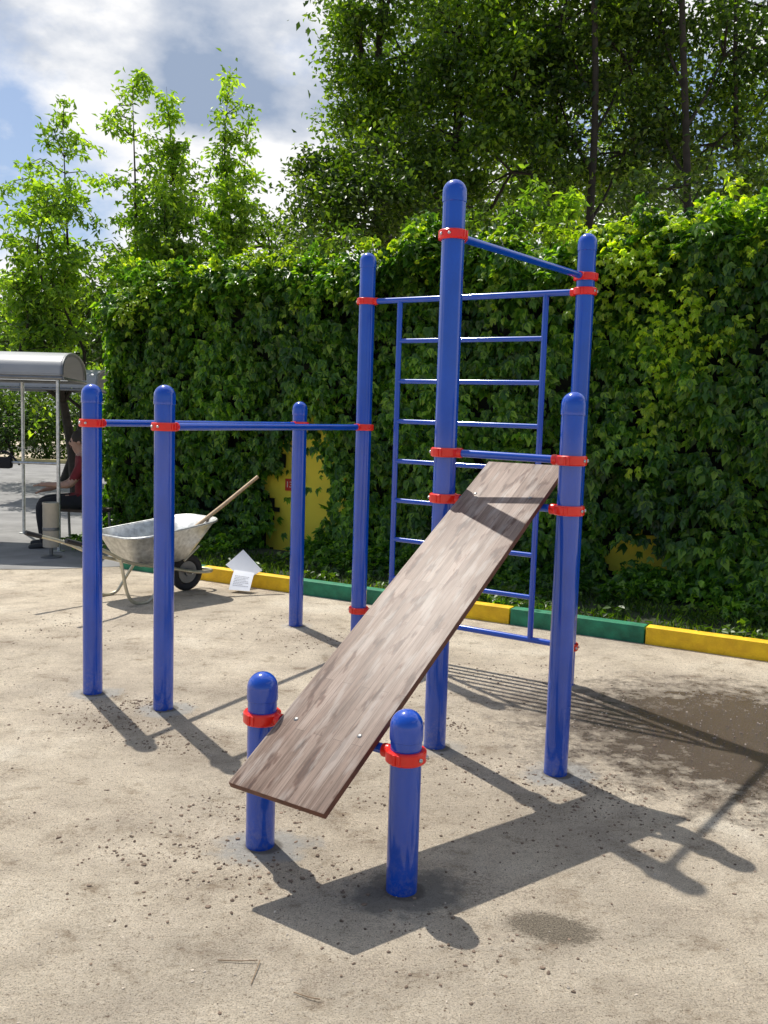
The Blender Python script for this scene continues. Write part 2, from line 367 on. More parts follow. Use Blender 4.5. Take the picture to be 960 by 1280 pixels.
def free_leaves(Pp,Ln,upb=.8,asp=.5,down=.4):
    n=len(Pp); Nn=norm(rnd(n)*.7+np.array([0,0,upb])); D=rnd(n)+np.array([0,0,-down]); D=norm(D-Nn*(D*Nn).sum(1,keepdims=True)); S=np.cross(Nn,D)
    L_=Ln*rng.uniform(.7,1.25,n); return leaflets(Pp,D,S,Nn,L_,L_*asp)
def creeper(Pp,Nn,T,size,k=5,spread=1.0):
    n=len(Pp); T=norm(T-Nn*(T*Nn).sum(1,keepdims=True)); B=np.cross(Nn,T); out=[]
    angs=np.linspace(-spread,spread,k)
    for a in angs:
        aa=a+rng.normal(0,.12,n)[:,None]
        D=T*np.cos(aa)+B*np.sin(aa); D=norm(D+rnd(n)*.12-Nn*.12); S=np.cross(Nn,D)
        L_=size*(1-.30*abs(a)/spread)*rng.uniform(.8,1.15,n)
        out.append(leaflets(Pp,D,S,Nn,L_,L_*.62,.12,.30))
    return np.concatenate(out)
ph=rng.uniform(0,6.28,40); 
def wav(a,b,sc,o=0):
    s=0
    for k in range(6):
        th=ph[k+o]*1.0; s=s+np.sin((a*math.cos(th)+b*math.sin(th))*sc*(1+.35*k)+ph[k+8+o]*3)
    return s/6*1.3
WX0,WX1=-3.34,6.6
def WLp(x,off): return Vector((x,9.95-.553*x,0))-wn*off
a=WLp(WX0,0); b_=WLp(WX1,0); mid_=(a+b_)/2+wn*.15
bm=bmesh.new(); box(bm,mid_+Vector((0,0,1.5)),(b_-a).length,.3,3.1,wd,wn,Vector((0,0,1)),.01)
wall=finish('yellow_wall',bm,WALLY); tag(wall,'yellow rendered wall showing only through gaps in the creeper','wall')
def on_wall(px,py,off):
    v=ray(px,py); o=Vector((0,0,H)); w0=WLp(0,off); t=(w0-o).dot(wn)/v.dot(wn); return o+v*t
pc=on_wall(362,606,.012)
bm=bmesh.new(); box(bm,pc,.12,.012,.14,wd,wn,Vector((0,0,1)),.002)
plate=finish('number_plate',bm,simple('plate_red',(.55,.03,.02),.5)); tag(plate,'small red house number plate reading 13 on the yellow wall','number plate')
cu=bpy.data.curves.new('number','FONT'); cu.body='13'; cu.size=.10; cu.extrude=.002; cu.align_x='CENTER'; cu.align_y='CENTER'
tmp=bpy.data.objects.new('tmp',cu); C.objects.link(tmp); dg=bpy.context.evaluated_depsgraph_get(); me=bpy.data.meshes.new_from_object(tmp.evaluated_get(dg))
mw=Matrix.Identity(4)
for i_ in range(3): mw[i_][0]=wd[i_]; mw[i_][1]=(0,0,1)[i_]; mw[i_][2]=-wn[i_]; mw[i_][3]=(pc-wn*.009)[i_]
me.transform(mw); bpy.data.objects.remove(tmp); link('number',me,simple('white_paint',(.7,.65,.6),.5),plate,smooth=False)
gaps=[]
for (px,py,ru,rz) in ((394,618,.30,.88),(364,610,.22,.24),(372,665,.26,.34),(798,690,.19,.13),(824,700,.12,.09),(774,700,.10,.10),(590,612,.09,.07),(195,600,.05,.12)):
    g=on_wall(px,py,0); gaps.append((g.x,g.z,ru,rz))
def gapf(x,z,amp=.34):
    m_=np.full(np.shape(x),9.0)
    for gx,gz,ru,rz in gaps: m_=np.minimum(m_,np.sqrt(((x-gx)/ru)**2+((z-gz)/rz)**2)+amp*wav(x,z,12,4))
    return m_
def surf(x,z):
    near=np.exp(-(((x-gaps[0][0])/.6)**2+((z-gaps[0][1])/1.0)**2))
    return (.22+.20*wav(x,z*1.1,2.4)+.17*wav(x,z*.8,6.5,3)+.10*np.clip(.8-z,0,1)+.035*(3.3-z))*(1-.65*near)
def topz(x): return 3.24+.13*wav(x,x*0,1.5,6)+.12*wav(x,x*0,4.5,9)+.14*np.clip((x+1)/4,-1.2,1)
ivy=thing('creeper_hedge',WLp(1.5,.2),'dense green creeper hanging over the long wall behind the gym frame','climbing plant')
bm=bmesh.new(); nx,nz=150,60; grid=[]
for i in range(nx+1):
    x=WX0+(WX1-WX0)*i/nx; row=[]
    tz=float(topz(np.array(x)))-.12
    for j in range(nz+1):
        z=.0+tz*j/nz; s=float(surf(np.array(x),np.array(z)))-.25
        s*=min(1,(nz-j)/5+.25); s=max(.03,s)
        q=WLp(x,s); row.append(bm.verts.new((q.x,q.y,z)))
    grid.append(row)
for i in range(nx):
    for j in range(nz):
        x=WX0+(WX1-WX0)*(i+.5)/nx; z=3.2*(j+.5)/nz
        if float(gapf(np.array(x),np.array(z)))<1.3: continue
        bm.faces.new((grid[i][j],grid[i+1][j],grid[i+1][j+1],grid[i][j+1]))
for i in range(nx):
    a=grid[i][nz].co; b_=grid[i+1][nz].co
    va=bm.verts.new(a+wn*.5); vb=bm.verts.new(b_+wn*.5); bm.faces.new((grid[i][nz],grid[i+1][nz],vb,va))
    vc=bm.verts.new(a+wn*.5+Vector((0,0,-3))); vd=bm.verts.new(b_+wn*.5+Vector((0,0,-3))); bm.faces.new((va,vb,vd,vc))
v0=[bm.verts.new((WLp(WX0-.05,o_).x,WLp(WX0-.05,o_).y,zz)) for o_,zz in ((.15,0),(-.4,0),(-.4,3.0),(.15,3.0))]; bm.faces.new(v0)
finish('shade_backing',bm,IVYCORE,ivy)  # solid dark backing sheet, shade between the leaves put into its colour
n=31000
x=rng.uniform(WX0-.05,WX1,n); z=rng.uniform(.02,1,n)*(topz(x)); 
s=surf(x,z)+rng.uniform(-.14,.15,n)
dens=.42+1.4*wav(x,z*.8,8,12)
keep=((gapf(x,z)>1.02)&(rng.uniform(0,1,n)<np.clip(dens+.5,.32,1)))|(rng.uniform(0,1,n)<.012); x,z,s=x[keep],z[keep],s[keep]
wnn=np.array(wn); wdn=np.array(wd)
def WP(x,z,s): return np.stack([x,9.95-.553*x,z],1)-wnn*s[:,None]
Pp=WP(x,z,s); m_=len(x)
Nn=norm(-wnn*.72+np.array([0,0,.58])+rnd(m_)*.40); T=np.array([0,0,-1.])-wnn*.22+rnd(m_)*.28
V=[creeper(Pp,Nn,T,rng.uniform(.065,.13,m_),5,.95)]
n=11000; x=rng.uniform(WX0-.1,WX1,n); s=rng.uniform(-.45,.52,n); tz=topz(x)
z=tz+rng.normal(0,.08,n)-.5*np.clip(s-.1,0,1); Pp=WP(x,z,s); Nn=norm(np.array([0,0,1.])-wnn*.35+rnd(n)*.4); T=-wnn*.7+rnd(n)*.6+np.array([0,0,-.25])
V.append(creeper(Pp,Nn,T,rng.uniform(.075,.145,n)))
n=3000; s=rng.uniform(-.4,.3,n); z=rng.uniform(0,3.15,n); x=WX0-.03-np.abs(rng.normal(0,.06,n)); Pp=WP(x,z,s)
Nn=norm(-wdn*.9-wnn*.3+np.array([0,0,.5])+rnd(n)*.4); T=np.array([0,0,-1.])+rnd(n)*.4; V.append(creeper(Pp,Nn,T,rng.uniform(.07,.11,n)))
n=4200; x=rng.uniform(-3.2,6.2,n); s=.3+rng.beta(1,2.0,n)*1.25*(.8+.5*wav(x,x*0,2.2,5)); k_=gapf(x,np.full(n,.25))>1; x,s=x[k_],s[k_]; n=len(x); z=.10+rng.uniform(0,.28,n)*np.clip(1.3-s,0.15,1); Pp=WP(x,z,s)
k_=(Pp@wnn-7.66*wnn[1])>.16; Pp=Pp[k_]; n=len(Pp); V.append(creeper(Pp,norm(np.array([0,0,1.])+rnd(n)*.45),-wnn+rnd(n)*.7,rng.uniform(.05,.10,n)))
for _ in range(70):
    x0=rng.uniform(WX0,WX1); k=30; t=np.linspace(0,1,k); Ls=rng.uniform(.10,.40); s0=rng.uniform(0,.35)
    xx=x0+t*rng.normal(0,.25); zz=float(topz(np.array(x0)))+t*Ls-(t**2)*rng.uniform(0,.4); ss=s0+t*rng.normal(.15,.2)
    Pp=WP(xx,zz,ss)+rnd(k)*.03; Nn=norm(np.array([0,0,1.])+rnd(k)*.6); V.append(creeper(Pp,Nn,rnd(k),rng.uniform(.05,.10,k)))
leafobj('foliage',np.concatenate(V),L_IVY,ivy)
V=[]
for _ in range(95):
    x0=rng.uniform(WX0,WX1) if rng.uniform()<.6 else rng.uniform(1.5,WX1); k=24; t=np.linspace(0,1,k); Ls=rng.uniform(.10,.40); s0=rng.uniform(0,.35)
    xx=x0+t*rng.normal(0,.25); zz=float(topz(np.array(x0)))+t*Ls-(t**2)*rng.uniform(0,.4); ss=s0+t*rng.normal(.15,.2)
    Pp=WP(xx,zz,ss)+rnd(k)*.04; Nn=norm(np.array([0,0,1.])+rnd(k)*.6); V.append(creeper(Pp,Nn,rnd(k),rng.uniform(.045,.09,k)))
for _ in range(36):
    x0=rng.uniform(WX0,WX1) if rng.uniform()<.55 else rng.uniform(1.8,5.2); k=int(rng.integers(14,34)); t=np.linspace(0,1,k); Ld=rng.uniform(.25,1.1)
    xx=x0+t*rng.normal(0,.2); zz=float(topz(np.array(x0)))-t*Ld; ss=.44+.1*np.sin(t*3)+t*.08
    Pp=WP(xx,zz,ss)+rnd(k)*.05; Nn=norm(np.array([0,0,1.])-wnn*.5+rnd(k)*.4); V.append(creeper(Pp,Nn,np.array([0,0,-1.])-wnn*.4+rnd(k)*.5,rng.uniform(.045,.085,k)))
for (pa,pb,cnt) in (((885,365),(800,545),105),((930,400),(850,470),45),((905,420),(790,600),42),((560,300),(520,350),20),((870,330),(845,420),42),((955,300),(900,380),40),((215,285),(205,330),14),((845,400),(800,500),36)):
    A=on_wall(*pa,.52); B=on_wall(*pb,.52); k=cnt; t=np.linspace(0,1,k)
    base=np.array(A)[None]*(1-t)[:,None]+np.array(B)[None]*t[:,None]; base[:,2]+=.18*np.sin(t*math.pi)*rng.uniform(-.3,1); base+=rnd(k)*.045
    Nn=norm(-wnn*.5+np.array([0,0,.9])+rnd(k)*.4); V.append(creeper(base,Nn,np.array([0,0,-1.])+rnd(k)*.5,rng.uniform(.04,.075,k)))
leafobj('young_sunlit_foliage',np.concatenate(V),L_VINE,ivy)  # young shoots in paler colour, painting the sunlit hedge top and strands
# ------------------------------------------------------------ grass
n=15000; x=rng.uniform(-2.7,6.0,n); o_=rng.uniform(.12,1.3,n)
base=np.stack([x,7.66-.553*x,np.full(n,.068)],1)+wnn*o_[:,None]
cl=wav(base[:,0],base[:,1],4)+rng.normal(0,.4,n); k=cl>-.1; base=base[k]; n=len(base)
D=norm(rnd(n)*.6+np.array([0,0,1.])); S=norm(np.cross(D,rnd(n))); Nn=np.cross(S,D); Ln=rng.uniform(.03,.09,n)
tag(leafobj('grass',leaflets(base,D,S,Nn,Ln,Ln*.13,.05,.4),L_GRASS),kind='stuff')
V=[]
for _ in range(90):
    x0=rng.uniform(-2.5,5.5); o0=rng.uniform(.2,1.4); c0=np.array([x0,7.66-.553*x0,.07])+wnn*o0; k=22
    Pp=c0+rnd(k)*np.array([.06,.06,.03])+np.array([0,0,.04]); V.append(free_leaves(Pp,.065,.9,.6))
tag(leafobj('weeds',np.concatenate(V),L_GRASS),kind='stuff')
# ------------------------------------------------------------ trees
def blob_tree(name,label,base,blobs,mat,leaf,trunk_r=.14,cat='tree',group=None,asp=.55,clr=.42,density=1.0,ttop=None):
    base=Vector(base); t=thing(name,base,label,cat,group)
    bm=bmesh.new(); top=max(blobs,key=lambda b:b[0][2]); tp=Vector(ttop) if ttop else Vector(top[0]); pts=[]
    for k in range(7):
        f=k/6; q=base.lerp(tp,f); q.x+=math.sin(f*7+base.x)*(.09 if ttop else .12); pts.append(q)
    tube(bm,smoothpts(pts,3),[trunk_r*(1-(.6 if ttop else .8)*i/18) for i in range(19)],10)
    V=[]
    for (c,rad,ncl,nl) in blobs:
        c=Vector(c); hz_=max(.6,c.z-.45*(abs(c.x-base.x)+abs(c.y-base.y))-.8); f=min(.95,hz_/tp.z)
        st=pts[int(f*6)].lerp(pts[min(6,int(f*6)+1)],f*6-int(f*6))
        tube(bm,smoothpts([st,st.lerp(c,.5)+Vector((0,0,-.1)),c],3),[min(.05,trunk_r*.36)*(1-.1*i) for i in range(7)],6)
        d=norm(rnd(ncl))*np.cbrt(rng.uniform(.12,1,ncl))[:,None]
        cl=np.array(c)+d*np.array(rad)
        for q in cl[::3]:
            tube(bm,[c,c.lerp(Vector(q),.55)+Vector((0,0,.08)),Vector(q)],[.026,.015,.005],4,False)
        nl=int(nl*density)
        off=rng.normal(size=(ncl,nl,3))*np.array([clr,clr,clr*.6])*rng.uniform(.45,1.2,(ncl,1,1))
        V.append((cl[:,None]+off).reshape(-1,3))
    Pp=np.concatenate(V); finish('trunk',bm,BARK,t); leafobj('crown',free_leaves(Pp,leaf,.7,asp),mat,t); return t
def feather_tree(name,label,base,tips,mat,leaf,cat='tree',trunk_r=.11,ntw=26,nl=34,tw=.75,group=None,start=.25,taper=1):
    base=Vector(base); t=thing(name,base,label,cat,group); bm=bmesh.new(); V=[]
    hmax=max(q[2] for q in tips); cx=sum(q[0] for q in tips)/len(tips)
    fork=Vector((base.x*.6+cx*.4,base.y,hmax*start)); tube(bm,[base,base.lerp(fork,.5)+Vector((.04,0,0)),fork],[trunk_r,trunk_r*.85,trunk_r*.7],9)
    big=tw>.5
    for tip in tips:
        tip=Vector(tip); wob=.35 if big else .05
        m1=fork.lerp(tip,.35)+Vector(((tip.x-fork.x)*.25+rng.normal(0,wob*.6),rng.normal(0,wob),-.2*wob)); m2=fork.lerp(tip,.7)+Vector(((tip.x-fork.x)*.12+rng.normal(0,wob*.5),rng.normal(0,wob*.6),-.1*wob))
        pts=smoothpts([fork,m1,m2,tip],6); nn=len(pts); tube(bm,pts,[trunk_r*.42*(1-.96*i/(nn-1)) for i in range(nn)],6)
        for k in range(ntw):
            f=rng.uniform(.15,1)**.65; q=pts[int(f*(nn-1))]; g=pts[min(nn-1,int(f*(nn-1))+1)]-pts[max(0,int(f*(nn-1))-1)]; g=g.normalized()
            rv=Vector(rnd(1)[0]); rv.z*=.5
            dd=(rv*.9+g*.35+Vector((0,0,.10))).normalized(); ln=tw*rng.uniform(.35,1.25)*(1-.55*f*taper)
            mdp=q+dd*ln*.55+Vector((0,0,.10*ln)); e=q+dd*ln+Vector((0,0,-.28*ln)); tube(bm,[q,mdp,e],[.010,.007,.002],4,False)
            tt=(rng.uniform(.02,1.0,nl)**.6)[:,None]; cv=np.array(q)*(1-tt)**2+2*np.array(mdp)*tt*(1-tt)+np.array(e)*tt**2
            V.append(cv+rnd(nl)*(np.array([.09,.09,.05]) if big else np.array([.07,.07,.05])))
        k=40 if big else 20; ii=rng.uniform(.80,1.0,k); V.append(np.array([pts[int(q*(nn-1))].lerp(pts[min(nn-1,int(q*(nn-1))+1)],q*(nn-1)%1) for q in ii])+rnd(k)*np.array([.13,.13,.10])*(1 if big else .5))
    Pp=np.concatenate(V); finish('trunk',bm,BARK,t); leafobj('crown',free_leaves(Pp,leaf,.75,.45,.8),mat,t); return t
def T(px,py,Y):
    q=AT(px,py,Y); return (q.x,q.y,q.z)
def gb(px,Y): q=AT(px,560,Y); return (q.x,q.y,0)
feather_tree('maple_tree','airy light green maple leaning out over the grey canopy, leftmost tall tree',gb(95,17),[T(78,140,17),T(32,205,17.2),T(5,270,16.6),T(60,245,16.5),T(15,345,16.3),T(85,320,16.5),T(45,390,16.6)],L_MAPLE,.135,ntw=24,nl=44,tw=1.3)
feather_tree('maple_tree','maple with tall pointed shoots behind the left end of the creeper',gb(205,18),[T(165,90,18),T(208,108,18.3),T(215,175,18.5),T(160,215,17.5),T(200,235,17.6),T(190,290,17.2),T(145,325,17),T(228,300,17.5)],L_MAPLE,.135,ntw=25,nl=44,tw=1.15)
feather_tree('maple_tree','slim maple with one tall shoot right of the pointed maples',gb(285,19),[T(288,82,19),T(312,150,19.2),T(274,160,19),T(292,215,18.5),T(276,265,18.5),T(308,250,18.7)],L_MAPLE,.135,ntw=22,nl=42,tw=.95)
def bl(px,py,Y,rx,rz,ncl,nl,ry=None): return (T(px,py,Y),(rx,ry or rx,rz),ncl,nl)
blob_tree('leafy_tree','dark low tree filling the gap between canopy and creeper',gb(85,20),[bl(85,425,20,1.5,.9,26,75),bl(60,375,20,1.1,.6,14,70),bl(120,370,20.5,1.0,.9,18,75),bl(30,440,20,1.2,.7,16,70),bl(110,440,19.5,.9,.9,16,70)],L_FAR,.15,.12,clr=.4)
blob_tree('leafy_tree','dark leafy tree core behind the pointed maple shoots',gb(225,20.5),[bl(210,250,20.5,.6,.9,14,80),bl(200,325,20.5,1.3,.7,20,80)],L_BIG,.14,.13,clr=.32)
blob_tree('leafy_tree','small round light green tree peeking over the creeper left of centre',gb(340,21),[bl(330,308,21,1.1,.5,15,75),bl(340,280,21,.45,.35,6,60),bl(385,310,20,.9,.4,12,70)],L_BIG2,.14,.09,clr=.31)
blob_tree('leafy_tree','dense dark tree with its crown reaching left into the sky above the creeper',gb(440,14.5),[bl(425,225,14.5,.65,.55,16,150),bl(455,260,14.3,.9,.6,20,150),bl(393,215,14.6,.3,.25,4,100),bl(405,275,14,.4,.4,8,120),bl(480,210,14.8,.8,.7,16,150)],L_BIG,.10,.12,clr=.24)
blob_tree('leafy_tree','tall tree with loose crown at the left end of the tall trees',gb(480,16.5),[bl(450,65,16.5,.5,.75,12,150),bl(460,130,16.5,.6,.6,13,150),bl(438,15,16.5,.4,.45,7,120),bl(490,-20,16.5,.8,.9,16,150),bl(505,70,16.8,.85,.9,20,150),bl(505,160,16.8,.85,.9,20,150),bl(432,155,16.3,.3,.25,4,110),bl(520,240,16.5,1,.8,18,150),bl(480,-110,16.8,1,.9,12,150)],L_BIG2,.105,.17,clr=.25)
blob_tree('poplar_tree','huge tree with dense dark crown behind the tallest blue post',gb(600,15.5),[bl(575,40,15.5,1.0,1.2,27,150),bl(640,110,15.2,1.0,1.2,27,150),bl(570,170,15.5,1.0,1.0,23,150),bl(650,-20,15.6,1.3,1.2,26,150),bl(640,215,15,1.1,.7,17,150),bl(560,-90,16,1.3,1.1,14,140),bl(575,255,15,.9,.5,12,140)],L_BIG2,.11,.19,clr=.25)
blob_tree('poplar_tree','huge dark tree right of the tallest post with a straight trunk showing',gb(733,14.55),[bl(700,30,15.2,.8,1.1,20,140),bl(785,80,15.1,.8,1.0,18,140),bl(697,120,15.2,.7,1.0,17,140),bl(780,190,15.1,.8,.7,14,130),bl(705,225,15.4,.9,.5,10,120),bl(750,-60,15.3,1.4,1.1,18,140)],L_BIG,.11,.085,clr=.27,ttop=T(742,-160,14.55))
blob_tree('poplar_tree','dark thin trunked tree near the right edge with sky glinting through',gb(850,14.3),[bl(824,20,14.9,.6,.9,12,120),bl(905,70,14.9,.75,.8,12,120),bl(817,130,15.0,.6,.7,11,120),bl(893,180,14.9,.9,.5,11,120),bl(860,-70,15,1.3,1,13,120)],L_BIG,.11,.085,clr=.29,ttop=T(862,-160,14.3))
blob_tree('poplar_tree','tall dark tree cut by the right edge of the photo',gb(935,15.0),[bl(960,10,15.3,.75,.9,12,120),bl(970,110,15.2,.75,.8,11,120),bl(1010,60,15.5,1.3,1.3,14,120),bl(990,200,15.5,1.2,.6,11,120),bl(912,130,15.4,.5,.5,8,110)],L_BIG2,.11,.06,clr=.29,ttop=T(925,-160,15.0))
blob_tree('poplar_tree','slender leaning tree between the straight trunk and the thin right trunk',gb(795,16.3),[bl(778,0,16.7,.85,.9,12,120),bl(805,120,16.5,.85,.9,12,120),bl(760,60,16.6,.85,.9,12,120)],L_BIG2,.115,.07,clr=.30,ttop=T(785,-160,16.3))
blob_tree('leafy_shrub','shrub row peeking over the creeper at right',gb(880,12.8),[bl(840,236,12.9,.9,.18,9,90),bl(920,242,12.8,.9,.2,9,90),bl(980,236,12.8,.8,.22,8,90)],L_BIG,.10,.06,cat='shrub',clr=.20)
blob_tree('leafy_shrub','shrub tops over the creeper behind the top pull up bar',gb(640,12.7),[bl(520,290,12.9,.4,.14,6,80),bl(600,285,12.9,.4,.15,6,80),bl(430,305,13,.5,.14,6,80),bl(690,278,12.8,.4,.15,6,80)],L_BIG2,.10,.05,cat='shrub',clr=.16)
feather_tree('young_maple','bright sapling shoots sticking above the creeper between the two tall right posts',gb(690,12),[T(665,205,12),T(713,235,12),T(690,250,12),T(640,262,12)],L_MAPLE,.12,cat='sapling',trunk_r=.04,ntw=12,nl=22,tw=.4,start=.6)
for i_,(px,py,Y,rx,rz) in enumerate(((570,130,26,3.6,4.0),(740,170,27,3.2,2.9),(930,230,27,4,1.6))):
    blob_tree('poplar_tree',['shaded tall tree deep behind the tallest blue post','shaded tall tree deep behind the straight trunk','shaded lower tree deep behind the right edge trees'][i_],gb(px,Y),[bl(px,py,Y,rx,rz,(60,46,38)[i_],75),bl(px,py+120,Y,rx,1.5,30,70)],L_BIG,.22,.25,clr=.6)
for i_,(px,Y) in enumerate(((-40,29),(10,28.5),(55,29.5),(98,30))):
    blob_tree('leafy_shrub',['dark shrub at the far left edge beyond the asphalt','dark shrub under the canopy beyond the asphalt','grey green shrub seen between the two canopy poles','dark shrub behind the seated person'][i_],gb(px,Y),[bl(px,510+ (i_%2)*10,Y,1.3,1.0,26,60),bl(px+10,548,Y,1.4,.6,16,60)],L_FAR,.15,.06,cat='shrub',clr=.35)
blob_tree('leafy_tree','distant hazy tree low at the left edge above the canopy',gb(5,38),[bl(0,425,38,2.5,1.5,26,70),bl(-30,400,38,2,1.5,18,60)],L_FAR,.25,.15,clr=.7)
for i_,(px,Y) in enumerate(((150,34),(40,40))):
    blob_tree('leafy_tree',['distant tree behind the left end of the creeper','distant dark tree filling the gap above the far shrubs'][i_],gb(px,Y),[bl(px,420,Y,2.6,1.6,36,70),bl(px+20,480,Y,3.5,1.8,34,70)],L_FAR,.25,.2,clr=.7)
bm=bmesh.new(); box(bm,(-20,27.1,.03),36,.2,.18,bev=.02); tag(finish('far_kerb',bm,simple('worn_kerb',(.50,.42,.20),.8,0,.25,2)),'faded kerb line along the far side of the asphalt','kerb')
# ------------------------------------------------------------ pebbles
def stones(name,n,lohi,cents,mat,area,pw=5,frac=.7):
    vs=[];fs=[]
    ico=bmesh.new(); bmesh.ops.create_icosphere(ico,subdivisions=1,radius=1); iv=np.array([v.co[:] for v in ico.verts]); fi=np.array([[v.index for v in f.verts] for f in ico.faces]); ico.free()
    for i in range(n):
        if rng.uniform()<frac: c=cents[rng.integers(len(cents))]; x,y=c[0]+rng.normal(0,c[2]),c[1]+rng.normal(0,c[2]*.6)
        else: x,y=rng.uniform(area[0],area[1]),rng.uniform(area[2],area[3])
        if y>7.5-.553*x or y<1.5: continue
        s=lohi[0]+(lohi[1]-lohi[0])*rng.uniform()**pw
        sc=s*rng.uniform(.55,1.3,3)*np.array([1,1,.6]); a=rng.uniform(0,6.28); ca,sa=math.cos(a),math.sin(a)
        v=iv*sc*(1+rng.normal(0,.2,(len(iv),1))); v=np.stack([v[:,0]*ca-v[:,1]*sa+x,v[:,0]*sa+v[:,1]*ca+y,v[:,2]+s*.2],1)
        fs.append(fi+len(iv)*len(vs)); vs.append(v)
    V=np.concatenate(vs); Fa=np.concatenate(fs); me=bpy.data.meshes.new(name); me.from_pydata(V.tolist(),[],Fa.tolist())
    tag(link(name,me,mat,smooth=False),kind='stuff')
cents=[(rng.uniform(-2.4,2.6),rng.uniform(1.8,6.8),rng.uniform(.2,.5)) for _ in range(40)]
dc=[]
for (px,py,s_) in ((140,905,.12),(120,890,.2),(215,930,.15),(200,1060,.2),(300,1010,.15),(260,1100,.3),(560,910,.12),(600,960,.2),(730,980,.15),(700,1010,.2),(480,880,.4),(330,780,.35),(400,800,.25),(640,860,.3),(560,1180,.2),(600,840,.4),(350,1090,.2),(420,1000,.3),(820,1010,.4),(90,780,.4),(770,1050,.35),(880,1000,.4),(850,930,.4),(170,880,.12)):
    g=G(px,py); dc.append((g.x,g.y,s_))
stones('pebbles',12000,(.0008,.0055),cents,simple('pebble',(.50,.43,.35),.9,0,.5,30),(-2.6,3.0,1.6,7),5,.4)
stones('soil_clods',15000,(.0009,.0085),dc,simple('clod',(.20,.145,.105),.95,0,.5,30),(-2.4,2.8,1.6,6.5),7,.82)
for pts,lab in (([(272,1200),(300,1201),(322,1200)],'thin dry twig lying flat, left of its neighbour'),([(314,1230),(320,1214),(325,1200)],'short dry twig pointing at the camera beside another twig'),([(367,1240),(385,1246),(400,1249)],'dry brown stalk nearest the bottom of the photo')):
    bm=bmesh.new(); tube(bm,smoothpts([G(a_,b2,.004+.002*i) for i,(a_,b2) in enumerate(pts)],4),.0015,6); tag(finish('twig',bm,STRAW),lab,'twig',group='dry twigs on the ground')
# ------------------------------------------------------------ wheelbarrow
bx0=G(233,738); ang=math.atan2(.77,.64)
wb=thing('wheelbarrow',(bx0.x,bx0.y,0),'galvanised single wheel wheelbarrow standing behind the left blue posts','wheelbarrow',rz=ang)
def rrect(x0,x1,w0,w1,z0,z1,rad,n=6):
    pts=[]; cs=[((x1-rad),(w1/2-rad),0),((x0+rad),(w0/2-rad),90),((x0+rad),-(w0/2-rad),180),((x1-rad),-(w1/2-rad),270)]
    for cx_,cy_,a0 in cs:
        for k in range(n+1):
            a=math.radians(a0+90*k/n); X=cx_+rad*math.cos(a); Y=cy_+rad*math.sin(a); f=(X-x0)/(x1-x0); pts.append(Vector((X,Y,z0+(z1-z0)*f)))
    return pts
loops=[]; outer=[(-.62,-.12,.30,.26,.31,.30,.10),(-.66,-.06,.38,.34,.33,.33,.12),(-.72,.06,.52,.48,.44,.50,.15),(-.78,.18,.64,.58,.555,.66,.18),(-.79,.195,.66,.60,.56,.665,.185)]
bm=bmesh.new()
for (off) in (0,1):
    for L_ in (outer if off==0 else outer[::-1]):
        a_=list(L_)
        if off==1: a_=[a_[0]+.006,a_[1]-.006,a_[2]-.012,a_[3]-.012,a_[4]+.004,a_[5]+.004,a_[6]]
        loops.append([bm.verts.new(q) for q in rrect(*a_)])
for a_,b_ in zip(loops,loops[1:]):
    n=len(a_)
    for k in range(n): bm.faces.new((a_[k],a_[(k+1)%n],b_[(k+1)%n],b_[k]))
bm.faces.new(loops[0]); bm.faces.new(loops[-1])
tray=finish('tray',bm,GALV,wb,True)
bm=bmesh.new(); rl=rrect(*outer[-1]); tube(bm,rl+[rl[0]],.011,8,False); finish('rim',bm,GALV,tray,True)
bm=bmesh.new()
for s in (-1,1):
    tube(bm,smoothpts([(-1.36,s*.30,.60),(-1.05,s*.28,.50),(-.75,s*.22,.36),(-.35,s*.16,.27),(0,s*.085,.185),(.17,s*.10,.17),(.24,s*.06,.17),(.25,0,.17)],5),.015,10)
tube(bm,[(-.30,-.15,.265),(-.30,.15,.265)],.012,8); tube(bm,[(-.62,-.2,.32),(-.62,.2,.32)],.012,8)
finish('frame',bm,TUBEY,wb,True)
for s in (-1,1):
    bm=bmesh.new(); tube(bm,smoothpts([(-.86,s*.245,.41),(-.80,s*.25,.12),(-.72,s*.25,.022),(-.58,s*.25,.022),(-.50,s*.24,.12),(-.42,s*.18,.29)],5),.014,10); finish('leg',bm,TUBEY,wb,True)
    bm=bmesh.new(); tube(bm,[(-1.38,s*.302,.607),(-1.25,s*.295,.565)],.020,12); finish('grip',bm,RUBBER,wb,True)
    bm=bmesh.new(); tube(bm,[(-.12,s*.12,.30),(.05,s*.11,.42)],.010,8); finish('brace',bm,TUBEY,wb,True)
bm=bmesh.new(); ty=[]; 
for k in range(13):
    a=2*math.pi*k/12; ty.append((.135+.036*math.cos(a),.036*math.sin(a)))
lathe(bm,(0,0,.171),ty,36,axis=(0,1,0)); wheel=finish('wheel',bm,RUBBER,wb,True)
bm=bmesh.new(); lathe(bm,(0,0,.171),[(0,-.03),(.03,-.03),(.035,-.012),(.10,-.018),(.105,0),(.10,.018),(.035,.012),(.03,.03),(0,.03)],28,axis=(0,1,0)); finish('rim',bm,DARKMETAL,wheel,True)
bm=bmesh.new(); tube(bm,[(0,-.09,.171),(0,.09,.171)],.009,8); finish('axle',bm,STEEL,wheel,True)
A=AT(232,668,8.0); B=AT(322,596,8.55)
sh=thing('shovel',A,'shovel with long wooden handle lying in the wheelbarrow tray','shovel')
bm=bmesh.new(); tube(bm,[A,A.lerp(B,.5)+Vector((0,0,-.008)),B],[.017,.018,.017],12); finish('handle',bm,WOODH,sh)
d=(A-B).normalized(); sd=d.cross(Vector((0,0,1))).normalized(); un=sd.cross(d)
bm=bmesh.new(); rows=[]
